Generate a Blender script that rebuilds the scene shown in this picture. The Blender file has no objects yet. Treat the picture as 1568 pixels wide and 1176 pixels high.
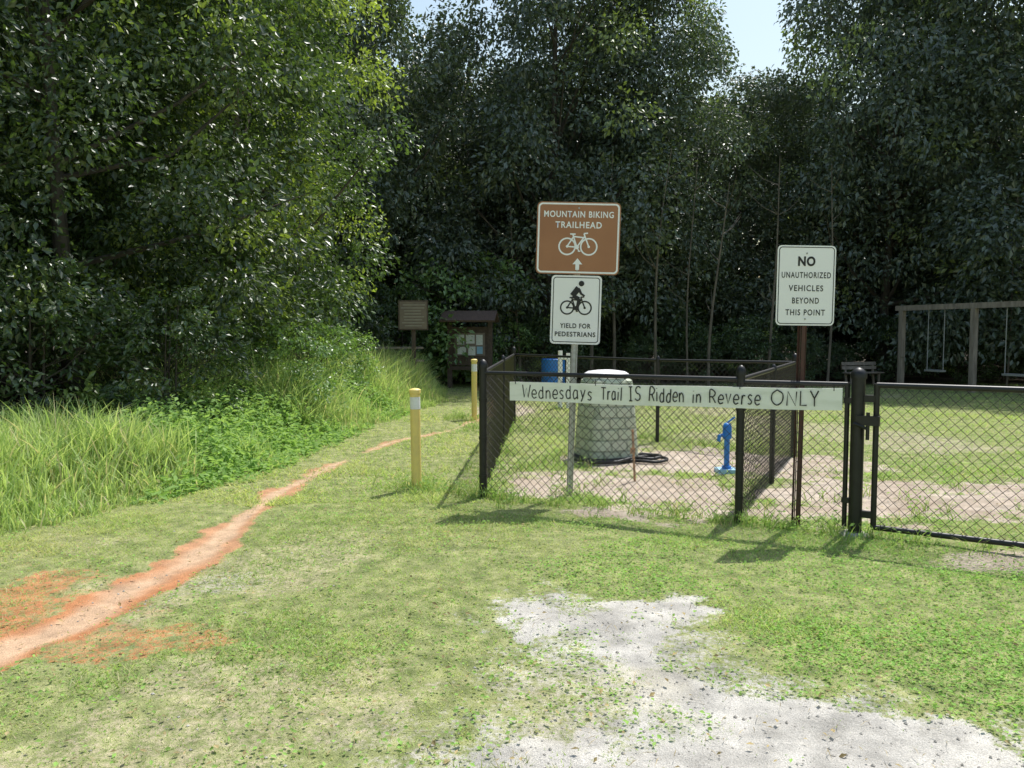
import bpy, math, random
import numpy as np
from mathutils import Vector, Matrix
random.seed(5)
rng = np.random.default_rng(7)
scene = bpy.context.scene
COL = scene.collection

# ------------------------------------------------------------ noise helpers
TAB = np.random.default_rng(99).random((256, 256))
def vnoise(x, y, s=0):
    x = np.asarray(x, float) + s * 17.31; y = np.asarray(y, float) + s * 9.77
    xi = np.floor(x).astype(int); yi = np.floor(y).astype(int)
    fx = x - xi; fy = y - yi
    fx = fx * fx * (3 - 2 * fx); fy = fy * fy * (3 - 2 * fy)
    a = TAB[xi & 255, yi & 255]; b = TAB[(xi + 1) & 255, yi & 255]
    c = TAB[xi & 255, (yi + 1) & 255]; d = TAB[(xi + 1) & 255, (yi + 1) & 255]
    return (a * (1 - fx) + b * fx) * (1 - fy) + (c * (1 - fx) + d * fx) * fy
def fbm(x, y, f, o=4, s=0):
    t = 0; a = .5; n = 0
    for i in range(o):
        t = t + a * vnoise(np.asarray(x) * f, np.asarray(y) * f, s + i * 3); n += a
        a *= .5; f *= 2.03
    return t / n
def sst(a, b, x):
    t = np.clip((x - a) / (b - a), 0, 1); return t * t * (3 - 2 * t)

# ------------------------------------------------------------ terrain layout (metres)
BY = [3, 5.9, 6.3, 7.2, 7.95, 8.95, 10.8, 14, 17.2, 20.5, 24]
BX = [-4.6, -3.8, -3.54, -3.15, -2.75, -2.6, -2.5, -2.1, -1.5, -1.7, -2.5]
def bankx(y): return np.interp(y, BY, BX)
def H(x, y):
    x = np.asarray(x, float); y = np.asarray(y, float)
    h = (fbm(x, y, .5, 3, 1) - .5) * .07 + (fbm(x, y, 3.0, 3, 2) - .5) * .02
    h = h + .28 * sst(0, 1.6, bankx(y) - x) * sst(3.5, 6.5, y)
    d, w = trail_d(x, y)
    h = h - .03 * sst(.35, 0, d)
    return h
TR = np.array([(-2.75, 2.0), (-2.62, 3.2), (-2.455, 3.765), (-2.336, 4.12), (-2.274, 4.71), (-2.15, 5.4), (-2.16, 5.98), (-2.25, 6.53),
      (-2.23, 7.47), (-2.12, 8.52), (-1.98, 9.92), (-1.68, 11.15), (-.97, 12.7), (-.29, 15.1), (-.4, 19), (-1.0, 24)])
TW = np.array([.25, .24, .22, .205, .20, .20, .12, .105, .095, .09, .085, .085, .085, .1, .2, .3])
def trail_d(x, y):
    x = np.asarray(x, float); y = np.asarray(y, float)
    D = np.full(x.shape, 1e9); W = np.zeros(x.shape)
    for i in range(len(TR) - 1):
        ax, ay = TR[i]; bx, by = TR[i + 1]
        dx, dy = bx - ax, by - ay
        t = np.clip(((x - ax) * dx + (y - ay) * dy) / (dx * dx + dy * dy), 0, 1)
        d = np.hypot(x - ax - t * dx, y - ay - t * dy)
        m = d < D
        W = np.where(m, TW[i] * (1 - t) + TW[i + 1] * t, W); D = np.where(m, d, D)
    return D, W
GP = [(-.014, 4.37), (.25, 4.56), (.62, 4.26), (.855, 4.37), (.87, 4.02), (.755, 3.685), (.96, 3.43), (1.13, 3.25), (1.36, 3.16),
      (1.57, 3.04), (1.76, 2.93), (1.95, 2.69), (2.2, 2.2), (2.2, -3), (-.9, -3), (-.5, 2.3), (-.30, 2.69), (-.06, 2.94), (.19, 3.04),
      (.32, 3.29), (.10, 3.45), (.23, 3.685), (.05, 3.95)]
def sdf_poly(x, y, P):
    x = np.asarray(x, float); y = np.asarray(y, float)
    D = np.full(x.shape, 1e9); ins = np.zeros(x.shape, bool); n = len(P)
    for i in range(n):
        ax, ay = P[i]; bx, by = P[(i + 1) % n]
        dx, dy = bx - ax, by - ay
        t = np.clip(((x - ax) * dx + (y - ay) * dy) / (dx * dx + dy * dy), 0, 1)
        D = np.minimum(D, np.hypot(x - ax - t * dx, y - ay - t * dy))
        c = (ay > y) != (by > y)
        if by != ay:
            ins ^= c & (x < (bx - ax) * (y - ay) / (by - ay) + ax)
    return np.where(ins, -D, D)
SAND = [(1.3, 7.7, 1.35, 1.15, 1.0), (.9, 6.62, .75, .18, .85), (3.4, 7.2, 1.8, .95, 1.0), (3.4, 9.2, 1.0, .8, .7), (5.8, 7.4, 2.4, .8, .85),
        (2.0, 9.4, 1.6, 1.0, .85), (3.9, 5.2, 1.0, .25, .65), (-.1, 8.3, .8, .3, .45), (-.15, 15.5, .6, 1.5, .6), (2.2, 6.6, .5, .3, .8)]
def masks(x, y):
    n1 = fbm(x, y, 2.2, 5, 11) - .5; n2 = fbm(x, y, 9, 3, 21) - .5
    d, w = trail_d(x, y)
    patch = .66 + .34 * sst(9, 6.3, y) - .10 * sst(.45, .6, fbm(x, y, 1.3, 2, 31)) * sst(6, 8, y)
    clay = sst(.08, -.07, d - w + n1 * .34 + n2 * .14) * np.clip(patch, 0, 1)
    cp = sst(.5, .1, np.hypot((x + 1.72) / .62, (y - 3.8) / .42) * .5 + n1 * 1.3 + n2 * .9 - .02)
    cp2 = sst(.5, .1, np.hypot((x + 2.75) / .55, (y - 4.2) / .8) * .5 + n1 * .9 + n2 * .5 - .12)
    clay2 = np.maximum(cp * .47, cp2 * .55)
    g = sdf_poly(x, y, GP)
    grav = sst(.16, -.16, g + n1 * .74 + n2 * .34) * (.96 - .32 * sst(.02, .2, n1 + .5 * n2))
    grav = np.maximum(grav, .50 * sst(.6, 0, g) * sst(-.06, .1, n1 + n2 * .6))
    whit = .46 * sst(.6, .1, np.hypot((x + 1.85) / .36, (y - 4.75) / .22) * .5 + n2 * .9 + n1 * .5)
    sand = np.zeros(np.shape(x))
    for cx, cy, rx, ry, s in SAND:
        e = np.hypot((x - cx) / rx, (y - cy) / ry)
        sand = np.maximum(sand, s * sst(1.35, .55, e + n1 * 1.7 + n2 * .9))
    worn = .43 * sst(.48, .66, fbm(x, y, 1.25, 4, 131) + n2 * .15) * sst(2.2, .2, x) * sst(7.8, 5, y)
    worn = np.maximum(worn, .42 * sst(.5, .65, fbm(x, y, .6, 4, 141)) * sst(6.5, 8, y) * sst(1.5, 3, x))
    return clay, clay2, np.maximum(grav, whit), np.maximum(sand, worn)

# ------------------------------------------------------------ mesh helpers
def np_mesh(name, V, F, mats, col=None, midx=None, attr=None, smooth=False):
    if isinstance(F, np.ndarray): F = [F]
    me = bpy.data.meshes.new(name)
    me.vertices.add(len(V)); me.vertices.foreach_set('co', np.ascontiguousarray(V, dtype=np.float32).ravel())
    loops = np.concatenate([f.ravel() for f in F]).astype(np.int32)
    cnt = np.concatenate([np.full(len(f), f.shape[1]) for f in F])
    st = np.concatenate([[0], np.cumsum(cnt)[:-1]]).astype(np.int32)
    me.loops.add(len(loops)); me.loops.foreach_set('vertex_index', loops)
    me.polygons.add(len(cnt)); me.polygons.foreach_set('loop_start', st)
    if midx is not None: me.polygons.foreach_set('material_index', np.asarray(midx, np.int32))
    me.polygons.foreach_set('use_smooth', np.full(len(cnt), smooth))
    me.update(calc_edges=True)
    if col is not None:
        c = me.color_attributes.new(name='Col', type='FLOAT_COLOR', domain='POINT')
        c4 = np.ones((len(V), 4), np.float32); c4[:, :3] = col
        c.data.foreach_set('color', c4.ravel())
    if attr is not None:
        for k, v in attr.items():
            a = me.attributes.new(k, 'FLOAT', 'POINT'); a.data.foreach_set('value', np.asarray(v, np.float32))
    for m in mats: me.materials.append(m)
    return me
def obj(name, me, loc=(0, 0, 0), rot=(0, 0, 0), sc=(1, 1, 1), parent=None):
    o = bpy.data.objects.new(name, me); COL.objects.link(o)
    o.location = loc; o.rotation_euler = rot; o.scale = sc
    if parent: o.parent = parent
    return o
class MB:
    def __init__(s): s.V = []; s.F = []; s.M = []
    def tube(s, p0, p1, r0, r1=None, n=10, m=0, cap=True):
        s.path([p0, p1], [r0, r0 if r1 is None else r1], n, m, cap)
    def path(s, P, R, n=8, m=0, cap=True):
        P = [Vector(p) for p in P]; b = len(s.V); up = None
        for i, p in enumerate(P):
            t = (P[min(i + 1, len(P) - 1)] - P[max(i - 1, 0)])
            if t.length < 1e-9: t = Vector((0, 0, 1))
            t.normalize()
            if up is None: up = Vector((1, 0, 0)) if abs(t.x) < .9 else Vector((0, 1, 0))
            a = (up - t * up.dot(t)).normalized(); c = t.cross(a); up = a
            for k in range(n):
                q = 2 * math.pi * k / n
                s.V.append(p + (a * math.cos(q) + c * math.sin(q)) * R[i])
        for i in range(len(P) - 1):
            for k in range(n):
                k2 = (k + 1) % n
                s.F.append((b + i * n + k, b + i * n + k2, b + (i + 1) * n + k2, b + (i + 1) * n + k)); s.M.append(m)
        if cap:
            s.F.append(tuple(b + k for k in range(n))[::-1]); s.M.append(m)
            e = b + (len(P) - 1) * n
            s.F.append(tuple(e + k for k in range(n))); s.M.append(m)
    def box(s, c, d, rz=0, m=0, rx=0, ry=0):
        R = Matrix.Rotation(rz, 3, 'Z') @ Matrix.Rotation(ry, 3, 'Y') @ Matrix.Rotation(rx, 3, 'X'); b = len(s.V)
        for z in (-1, 1):
            for y in (-1, 1):
                for x in (-1, 1):
                    s.V.append(Vector(c) + R @ Vector((x * d[0] / 2, y * d[1] / 2, z * d[2] / 2)))
        for f in ((0, 2, 3, 1), (4, 5, 7, 6), (0, 1, 5, 4), (2, 6, 7, 3), (0, 4, 6, 2), (1, 3, 7, 5)):
            s.F.append(tuple(b + i for i in f)); s.M.append(m)
    def loft(s, c, prof, n=32, p=2.0, m=0, rz=0):
        b = len(s.V); c = Vector(c)
        for r, z in prof:
            for k in range(n):
                q = 2 * math.pi * k / n; cs, sn = math.cos(q), math.sin(q)
                f = (abs(cs) ** p + abs(sn) ** p) ** (-1 / p)
                x, y = r * f * cs, r * f * sn
                s.V.append(c + Vector((x * math.cos(rz) - y * math.sin(rz), x * math.sin(rz) + y * math.cos(rz), z)))
        for i in range(len(prof) - 1):
            for k in range(n):
                k2 = (k + 1) % n
                s.F.append((b + i * n + k, b + i * n + k2, b + (i + 1) * n + k2, b + (i + 1) * n + k)); s.M.append(m)
        e = b + (len(prof) - 1) * n
        s.F.append(tuple(e + k for k in range(n))); s.M.append(m)
        s.F.append(tuple(b + k for k in range(n))[::-1]); s.M.append(m)
    def flat(s, pts, y, m=0):
        b = len(s.V)
        for x, z in pts: s.V.append(Vector((x, y, z)))
        s.F.append(tuple(range(b, b + len(pts)))); s.M.append(m)
    def mesh(s, name, mats, smooth=False):
        me = bpy.data.meshes.new(name); me.from_pydata([tuple(v) for v in s.V], [], s.F)
        for m in mats: me.materials.append(m)
        me.polygons.foreach_set('material_index', s.M)
        me.update()
        if smooth:
            me.polygons.foreach_set('use_smooth', [len(f) == 4 for f in s.F])
            try: me.set_sharp_from_angle(angle=math.radians(40))
            except Exception: pass
        return me
    def build(s, name, mats, smooth=False, **k): return obj(name, s.mesh(name, mats, smooth), **k)

# ------------------------------------------------------------ materials
def nt(name):
    m = bpy.data.materials.new(name); m.use_nodes = True
    t = m.node_tree; return m, t, t.nodes['Principled BSDF'], t.nodes['Material Output']
def mat(name, c, rough=.6, metal=0, c2=None, sc=8, bump=0, spec=.5, lo=.35, hi=.65, stretch=(1, 1, 1)):
    m, t, b, o = nt(name); N = t.nodes; L = t.links
    b.inputs['Roughness'].default_value = rough; b.inputs['Metallic'].default_value = metal
    b.inputs['Specular IOR Level'].default_value = spec
    tc = N.new('ShaderNodeTexCoord'); mp = N.new('ShaderNodeMapping'); mp.inputs['Scale'].default_value = stretch
    L.new(tc.outputs['Object'], mp.inputs['Vector'])
    nz = N.new('ShaderNodeTexNoise'); nz.inputs['Scale'].default_value = sc; nz.inputs['Detail'].default_value = 6
    L.new(mp.outputs[0], nz.inputs['Vector'])
    r = N.new('ShaderNodeValToRGB'); r.color_ramp.elements[0].position = lo; r.color_ramp.elements[1].position = hi
    r.color_ramp.elements[0].color = (*c, 1); r.color_ramp.elements[1].color = (*(c2 or tuple(x * .8 for x in c)), 1)
    L.new(nz.outputs['Fac'], r.inputs['Fac']); L.new(r.outputs[0], b.inputs['Base Color'])
    if bump:
        bp = N.new('ShaderNodeBump'); bp.inputs['Strength'].default_value = bump; bp.inputs['Distance'].default_value = .01
        L.new(nz.outputs['Fac'], bp.inputs['Height']); L.new(bp.outputs[0], b.inputs['Normal'])
    return m
def leafmat(name, trans=.35, rough=.4, gloss=.06, tr_col=(1.3, 1.5, .5)):
    m, t, b, o = nt(name); N = t.nodes; L = t.links; N.remove(b)
    a = N.new('ShaderNodeVertexColor'); a.layer_name = 'Col'
    df = N.new('ShaderNodeBsdfDiffuse'); L.new(a.outputs['Color'], df.inputs['Color']); last = df.outputs[0]
    if trans:
        tr = N.new('ShaderNodeBsdfTranslucent')
        mx = N.new('ShaderNodeMix'); mx.data_type = 'RGBA'; mx.blend_type = 'MULTIPLY'; mx.inputs[0].default_value = 1
        mx.inputs[7].default_value = (*tr_col, 1)
        L.new(a.outputs['Color'], mx.inputs[6]); L.new(mx.outputs[2], tr.inputs['Color'])
        ms = N.new('ShaderNodeMixShader'); ms.inputs[0].default_value = trans
        L.new(last, ms.inputs[1]); L.new(tr.outputs[0], ms.inputs[2]); last = ms.outputs[0]
    if gloss:
        gl = N.new('ShaderNodeBsdfGlossy'); gl.inputs['Roughness'].default_value = rough
        ms = N.new('ShaderNodeMixShader'); ms.inputs[0].default_value = gloss
        L.new(last, ms.inputs[1]); L.new(gl.outputs[0], ms.inputs[2]); last = ms.outputs[0]
    L.new(last, o.inputs['Surface'])
    return m
M_leaf = leafmat('oak_leaf', .24, .42, .11, (1.2, 1.4, .6))
M_nleaf = leafmat('broadleaf_leaf', .36, .4, .08, (1.35, 1.5, .5))
M_rear = leafmat('rear_foliage', 0, .5, 0)
M_grass = leafmat('grass_blade', .45, .6, 0, (1.2, 1.25, .7))
M_bark = mat('bark', (.12, .1, .08), .9, c2=(.06, .05, .04), sc=10, bump=.6, stretch=(1, 1, .25))
M_pbark = mat('sapling_bark', (.24, .20, .16), .9, c2=(.13, .11, .09), sc=10, bump=.5, stretch=(1, 1, .25))
M_black = mat('black_vinyl', (.011, .011, .012), .45, c2=(.018, .018, .018), sc=20)
M_brown_post = mat('brown_painted_steel', (.09, .035, .025), .5, c2=(.06, .025, .02), sc=15)
M_galv = mat('galvanised_steel', (.50, .51, .50), .45, .3, c2=(.40, .40, .38), sc=25)
M_white = mat('white_sign_sheeting', (.95, .94, .95), .4, c2=(.92, .91, .91), sc=3)
M_brown = mat('brown_sign_sheeting', (.40, .18, .085), .4, c2=(.36, .155, .072), sc=3)
M_ink = mat('black_ink', (.015, .015, .015), .5)
M_yel = mat('yellow_paint', (.90, .70, .22), .5, c2=(.80, .62, .22), sc=14, bump=.1)
M_bandw = mat('reflective_band', (.9, .9, .9), .4)
M_boardw = mat('weathered_white_board', (.94, .94, .88), .7, c2=(.76, .77, .67), sc=4, lo=.48, hi=.82, stretch=(1, 1, 4), bump=.1)
M_wood = mat('weathered_timber', (.38, .32, .27), .85, c2=(.24, .20, .17), sc=12, bump=.4, stretch=(1, 1, .2))
M_dwood = mat('dark_stained_timber', (.14, .10, .08), .8, c2=(.09, .065, .05), sc=12, bump=.3)
M_roof = mat('kiosk_shingle', (.18, .12, .10), .9, c2=(.12, .085, .07), sc=25, bump=.5)
M_paper = mat('notice_paper', (.85, .85, .82), .7, c2=(.7, .72, .7), sc=30)
M_blue = mat('blue_paint', (.03, .22, .65), .4, c2=(.025, .17, .55), sc=12)
M_lblue = mat('light_blue_paint', (.35, .6, .8), .5)
M_conc = mat('concrete', (.42, .41, .38), .9, c2=(.33, .32, .29), sc=20, bump=.3)
M_rubber = mat('black_rubber', (.02, .02, .022), .6)
M_chain = mat('dull_chain', (.38, .38, .37), .6)
M_orange = mat('rusty_stake', (.5, .28, .16), .8, c2=(.36, .25, .17), sc=20)
M_stone = mat('limestone_pebble', (.54, .51, .46), .9, c2=(.32, .29, .25), sc=3)
M_tan = mat('faded_brown_board', (.27, .215, .175), .8, c2=(.22, .175, .145), sc=6)
M_tantext = mat('faded_lettering', (.5, .46, .40), .8)

M_cover, t, b, o = nt('moulded_green_shell')
N = t.nodes; L = t.links
tc = N.new('ShaderNodeTexCoord'); br = N.new('ShaderNodeTexBrick')
sx = N.new('ShaderNodeSeparateXYZ'); ad = N.new('ShaderNodeMath'); cb = N.new('ShaderNodeCombineXYZ')
L.new(tc.outputs['Object'], sx.inputs[0]); L.new(sx.outputs['X'], ad.inputs[0]); L.new(sx.outputs['Y'], ad.inputs[1])
L.new(ad.outputs[0], cb.inputs[0]); L.new(sx.outputs['Z'], cb.inputs[1])
L.new(cb.outputs[0], br.inputs['Vector']); br.inputs['Scale'].default_value = 1
br.inputs['Brick Width'].default_value = .2; br.inputs['Row Height'].default_value = .13; br.inputs['Mortar Size'].default_value = .012
br.inputs['Mortar Smooth'].default_value = .4
br.inputs['Color1'].default_value = (.54, .59, .44, 1); br.inputs['Color2'].default_value = (.60, .64, .50, 1); br.inputs['Mortar'].default_value = (.36, .41, .31, 1)
nz = N.new('ShaderNodeTexNoise'); nz.inputs['Scale'].default_value = 6; nz.inputs['Detail'].default_value = 6
mx = N.new('ShaderNodeMix'); mx.data_type = 'RGBA'; mx.blend_type = 'MULTIPLY'; mx.inputs[0].default_value = .5
L.new(br.outputs['Color'], mx.inputs[6]); L.new(nz.outputs['Color'], mx.inputs[7])
mx2 = N.new('ShaderNodeMix'); mx2.data_type = 'RGBA'; mx2.inputs[0].default_value = .3
L.new(br.outputs['Color'], mx2.inputs[6]); L.new(mx.outputs[2], mx2.inputs[7]); L.new(mx2.outputs[2], b.inputs['Base Color'])
bp = N.new('ShaderNodeBump'); bp.invert = True; bp.inputs['Strength'].default_value = .9; bp.inputs['Distance'].default_value = .03
L.new(br.outputs['Fac'], bp.inputs['Height']); L.new(bp.outputs[0], b.inputs['Normal']); b.inputs['Roughness'].default_value = .6

# ground material
M_ground, t, b, o = nt('ground_soil_turf')
N = t.nodes; L = t.links
va = N.new('ShaderNodeVertexColor'); va.layer_name = 'Col'
at = N.new('ShaderNodeAttribute'); at.attribute_name = 'bare'
tc = N.new('ShaderNodeTexCoord')
def noise(sc, det=5, rough=.6):
    n = N.new('ShaderNodeTexNoise'); n.inputs['Scale'].default_value = sc; n.inputs['Detail'].default_value = det; n.inputs['Roughness'].default_value = rough
    L.new(tc.outputs['Object'], n.inputs['Vector']); return n
n1 = noise(38); n2 = noise(7, 6); n3 = noise(170, 3)
ma = N.new('ShaderNodeMath'); ma.operation = 'MULTIPLY_ADD'; ma.inputs[1].default_value = 1.3; ma.inputs[2].default_value = -.65
L.new(n1.outputs['Fac'], ma.inputs[0])
ad = N.new('ShaderNodeMath'); L.new(ma.outputs[0], ad.inputs[0]); L.new(at.outputs['Fac'], ad.inputs[1])
mr = N.new('ShaderNodeMapRange'); mr.inputs['From Min'].default_value = .26; mr.inputs['From Max'].default_value = .66; mr.interpolation_type = 'SMOOTHSTEP'
L.new(ad.outputs[0], mr.inputs['Value'])
tr = N.new('ShaderNodeValToRGB'); e = tr.color_ramp.elements
e[0].position = .3; e[0].color = (.22, .27, .10, 1); e[1].position = .7; e[1].color = (.42, .42, .20, 1)
L.new(n2.outputs['Fac'], tr.inputs['Fac'])
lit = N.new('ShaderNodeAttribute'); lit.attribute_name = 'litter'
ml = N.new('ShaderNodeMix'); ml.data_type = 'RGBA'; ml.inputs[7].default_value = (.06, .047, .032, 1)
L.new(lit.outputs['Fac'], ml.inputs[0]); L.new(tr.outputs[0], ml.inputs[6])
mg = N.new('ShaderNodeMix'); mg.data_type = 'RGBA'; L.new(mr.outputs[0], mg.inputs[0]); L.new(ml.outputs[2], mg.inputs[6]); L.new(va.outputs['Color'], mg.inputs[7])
sp = N.new('ShaderNodeMapRange'); sp.inputs['From Min'].default_value = .3; sp.inputs['From Max'].default_value = .7; sp.inputs['To Min'].default_value = .62; sp.inputs['To Max'].default_value = 1.2
L.new(n3.outputs['Fac'], sp.inputs['Value'])
sp2 = N.new('ShaderNodeMapRange'); sp2.inputs['From Min'].default_value = .3; sp2.inputs['From Max'].default_value = .7; sp2.inputs['To Min'].default_value = .68; sp2.inputs['To Max'].default_value = 1.15
L.new(n2.outputs['Fac'], sp2.inputs['Value'])
pm = N.new('ShaderNodeMath'); pm.operation = 'MULTIPLY'; L.new(sp.outputs[0], pm.inputs[0]); L.new(sp2.outputs[0], pm.inputs[1])
vm = N.new('ShaderNodeVectorMath'); vm.operation = 'SCALE'; L.new(mg.outputs[2], vm.inputs[0]); L.new(pm.outputs[0], vm.inputs['Scale'])
L.new(vm.outputs[0], b.inputs['Base Color']); b.inputs['Roughness'].default_value = .95; b.inputs['Specular IOR Level'].default_value = .15
sm = N.new('ShaderNodeMath'); L.new(n1.outputs['Fac'], sm.inputs[0]); L.new(n3.outputs['Fac'], sm.inputs[1])
bp = N.new('ShaderNodeBump'); bp.inputs['Strength'].default_value = .7; bp.inputs['Distance'].default_value = .012
L.new(sm.outputs[0], bp.inputs['Height']); L.new(bp.outputs[0], b.inputs['Normal'])

# ------------------------------------------------------------ ground sheet
def axis(lo, hi, core0, core1, step, g=1.12):
    c = list(np.arange(core0, core1 + 1e-6, step)); s = step; a = c[-1]
    while a < hi: s *= g; a += s; c.append(a)
    s = step; a = c[0]; pre = []
    while a > lo: s *= g; a -= s; pre.append(a)
    return np.array(pre[::-1] + c)
gx = axis(-400, 400, -4.2, 4.6, .024, 1.09); gy = axis(-150, 600, 2.2, 9.5, .024, 1.07)
GX, GY = np.meshgrid(gx, gy); X = GX.ravel(); Y = GY.ravel()
cl, cl2, gr, sa = masks(X, Y)
near = (np.abs(X) < 60) & (Y < 80) & (Y > -20)
Z = np.where(near, H(X, Y), .03)
bare = np.maximum.reduce([cl, cl2, gr, sa]); bare[~near] = 0
wcl = np.maximum(cl, cl2); sa2 = sa * (1 - np.clip(wcl * 1.6, 0, 1)); gr2 = gr * (1 - np.clip(cl * 1.3, 0, 1)); tot = wcl + gr2 + sa2 + 1e-5
nn = fbm(X, Y, 1.1, 4, 51)[:, None]; n5 = fbm(X, Y, 4, 3, 61)[:, None]
dT, wT = trail_d(X, Y)
edge = sst(.2, .9, dT / wT + (n5[:, 0] - .5) * 1.1)[:, None]
c_clay = np.array([.72, .49, .32]) * (1 - edge) + np.array([.58, .26, .12]) * edge
pale = (sst(4.6, 5.8, Y) * .35)[:, None]; c_clay = c_clay * (1 - pale) + np.array([.66, .47, .31]) * pale
c_gr = np.array([.66, .63, .57]) * (.62 + .58 * n5)
c_sa = np.array([.70, .60, .50]) * (1 - n5) + np.array([.46, .36, .27]) * n5
soil = sst(6.6, 5.6, Y)[:, None] * sst(3.2, 2, X)[:, None]
c_sa = c_sa * (1 - soil) + np.array([.54, .48, .31]) * soil
colr = (c_clay * wcl[:, None] + c_gr * gr2[:, None] + c_sa * sa2[:, None]) / tot[:, None] + (bare < .01)[:, None] * np.array([.3, .26, .17])
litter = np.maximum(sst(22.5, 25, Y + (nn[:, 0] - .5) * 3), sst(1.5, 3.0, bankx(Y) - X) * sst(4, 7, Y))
nx, ny = len(gx), len(gy); I = np.arange(nx * ny).reshape(ny, nx)
F = np.stack([I[:-1, :-1], I[:-1, 1:], I[1:, 1:], I[1:, :-1]], -1).reshape(-1, 4)
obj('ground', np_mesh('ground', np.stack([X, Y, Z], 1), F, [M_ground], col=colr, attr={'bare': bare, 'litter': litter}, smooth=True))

# ------------------------------------------------------------ leaf / blade generators
def unit(v): return v / (np.linalg.norm(v, axis=1, keepdims=True) + 1e-9)
def leaves(P, A, Nn, Ln, Wd, C):
    A = unit(A); S = unit(np.cross(Nn, A)); Nn = np.cross(A, S)
    L1 = Ln[:, None]; W = Wd[:, None]
    v = np.stack([P, P + A * L1 * .45 + S * W * .5 + Nn * L1 * .06, P + A * L1 - Nn * L1 * .08, P + A * L1 * .45 - S * W * .5 + Nn * L1 * .06], 1)
    F = np.arange(len(P) * 4).reshape(-1, 4)
    return v.reshape(-1, 3), F, np.repeat(np.clip(C, 0, .8), 4, axis=0)
def blades(P, hgt, wid, lean, ang, C, segs=1, tipc=1.2):
    n = len(P); d = np.stack([np.cos(ang), np.sin(ang), np.zeros(n)], 1)
    q = rng.random(n) * 6.283; s = np.stack([np.cos(q), np.sin(q), np.zeros(n)], 1) * (wid / 2)[:, None]
    rows = []; cols = []
    for i in range(segs):
        t = i / segs
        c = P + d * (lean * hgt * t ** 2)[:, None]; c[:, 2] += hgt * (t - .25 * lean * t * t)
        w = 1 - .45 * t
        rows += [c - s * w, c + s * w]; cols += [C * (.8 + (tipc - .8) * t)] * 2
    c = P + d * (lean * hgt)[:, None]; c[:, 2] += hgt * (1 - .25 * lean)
    rows.append(c); cols.append(C * tipc)
    k = 2 * segs + 1; V = np.stack(rows, 1).reshape(-1, 3); CC = np.stack(cols, 1).reshape(-1, 3)
    b = np.arange(n) * k; Fs = []
    for i in range(segs - 1): Fs.append(np.stack([b + 2 * i, b + 2 * i + 1, b + 2 * i + 3, b + 2 * i + 2], 1))
    i = segs - 1; T = np.stack([b + 2 * i, b + 2 * i + 1, b + 2 * i + 2], 1)
    return V, Fs, T, np.clip(CC, 0, .8)

def scatter(n, y0, y1, spread=.72, pw=1.0):
    y = y0 + (y1 - y0) * rng.random(n) ** pw
    x = (rng.random(n) * 2 - 1) * (y * spread + .6)
    return x, y
def turf(name, n, y0, y1, h0, h1, w0, w1, pw):
    x, y = scatter(n, y0, y1, pw=pw)
    cl, cl2, gr, sa = masks(x, y)
    bare = np.maximum.reduce([cl, cl2 * 1.0, gr, sa])
    den = fbm(x, y, 2.5, 4, 71)
    dry = sst(.42, .68, fbm(x, y, .8, 3, 81)) * sst(1.8, -.5, x) * sst(8, 4, y)
    keep = rng.random(n) < np.clip((1 - bare * 1.1) * (.35 + 1.1 * den) * (1 - .35 * dry), .014, 1)
    keep &= (bankx(y) - x < .8) & (y < 23.5)
    x, y, den, dry, bare = x[keep], y[keep], den[keep], dry[keep], bare[keep]
    m = len(x)
    tall = sst(.5, .75, fbm(x, y, 1.4, 3, 91))
    h = (h0 + (h1 - h0) * rng.random(m)) * (.65 + .8 * tall) * (1 - .45 * bare)
    w = w0 + (w1 - w0) * rng.random(m)
    P = np.stack([x, y, H(x, y) - .003], 1)
    k = fbm(x, y, 1.0, 4, 101)[:, None]; k = np.clip((k - .5) * 2.2 + .5, 0, 1)
    right = sst(-.5, 1.5, x)[:, None]
    C = np.array([.34, .48, .16]) * (1 - k) + np.array([.57, .65, .27]) * k
    C = C * (1 - .35 * right) + np.array([.38, .63, .18]) * .35 * right
    C = C * (1 - dry[:, None] * .6) + np.array([.66, .60, .34]) * dry[:, None] * .6
    r = rng.random(m)
    C[r < .14] = np.array([.70, .62, .40])
    C *= (.75 + .5 * rng.random(m))[:, None]
    far = sst(8, 14, y)[:, None]; C = C * (1 + .12 * far)  # sunlit look of the far meadow painted in as lighter blade colour
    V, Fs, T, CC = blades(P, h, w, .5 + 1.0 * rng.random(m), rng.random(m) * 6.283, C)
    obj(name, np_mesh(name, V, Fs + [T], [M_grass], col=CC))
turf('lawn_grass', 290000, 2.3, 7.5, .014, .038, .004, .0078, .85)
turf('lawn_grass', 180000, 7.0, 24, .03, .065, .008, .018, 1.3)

n = 130000; x, y = scatter(n, 2.4, 8.5, pw=.9)
cl, cl2, gr, sa = masks(x, y); bare = np.maximum.reduce([cl, cl2, gr, sa])
dn = sst(.40, .68, fbm(x, y, 1.7, 4, 111)) * (.22 + .55 * sst(-.6, .8, x)) + .35 * sst(.8, 2.2, x) * sst(6, 5, y) + .06
k = (rng.random(n) < dn * np.clip(1 - bare * 1.15, 0, 1)) & (bankx(y) - x < .5); x, y = x[k], y[k]; n = len(x)
P = np.stack([x, y, H(x, y) + .006 + .024 * rng.random(n)], 1)
a = rng.random(n) * 6.283; A = np.stack([np.cos(a), np.sin(a), .3 * rng.standard_normal(n)], 1)
Nn = unit(np.stack([.45 * rng.standard_normal(n), .45 * rng.standard_normal(n), np.ones(n)], 1))
Ln = .010 + .017 * rng.random(n)
C = np.array([.32, .51, .15]) * (.75 + .55 * rng.random(n))[:, None]
V, F, CC = leaves(P, A, Nn, Ln, Ln * .7, C)
obj('clover_patch', np_mesh('clover_patch', V, F, [M_grass], col=CC))
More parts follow.
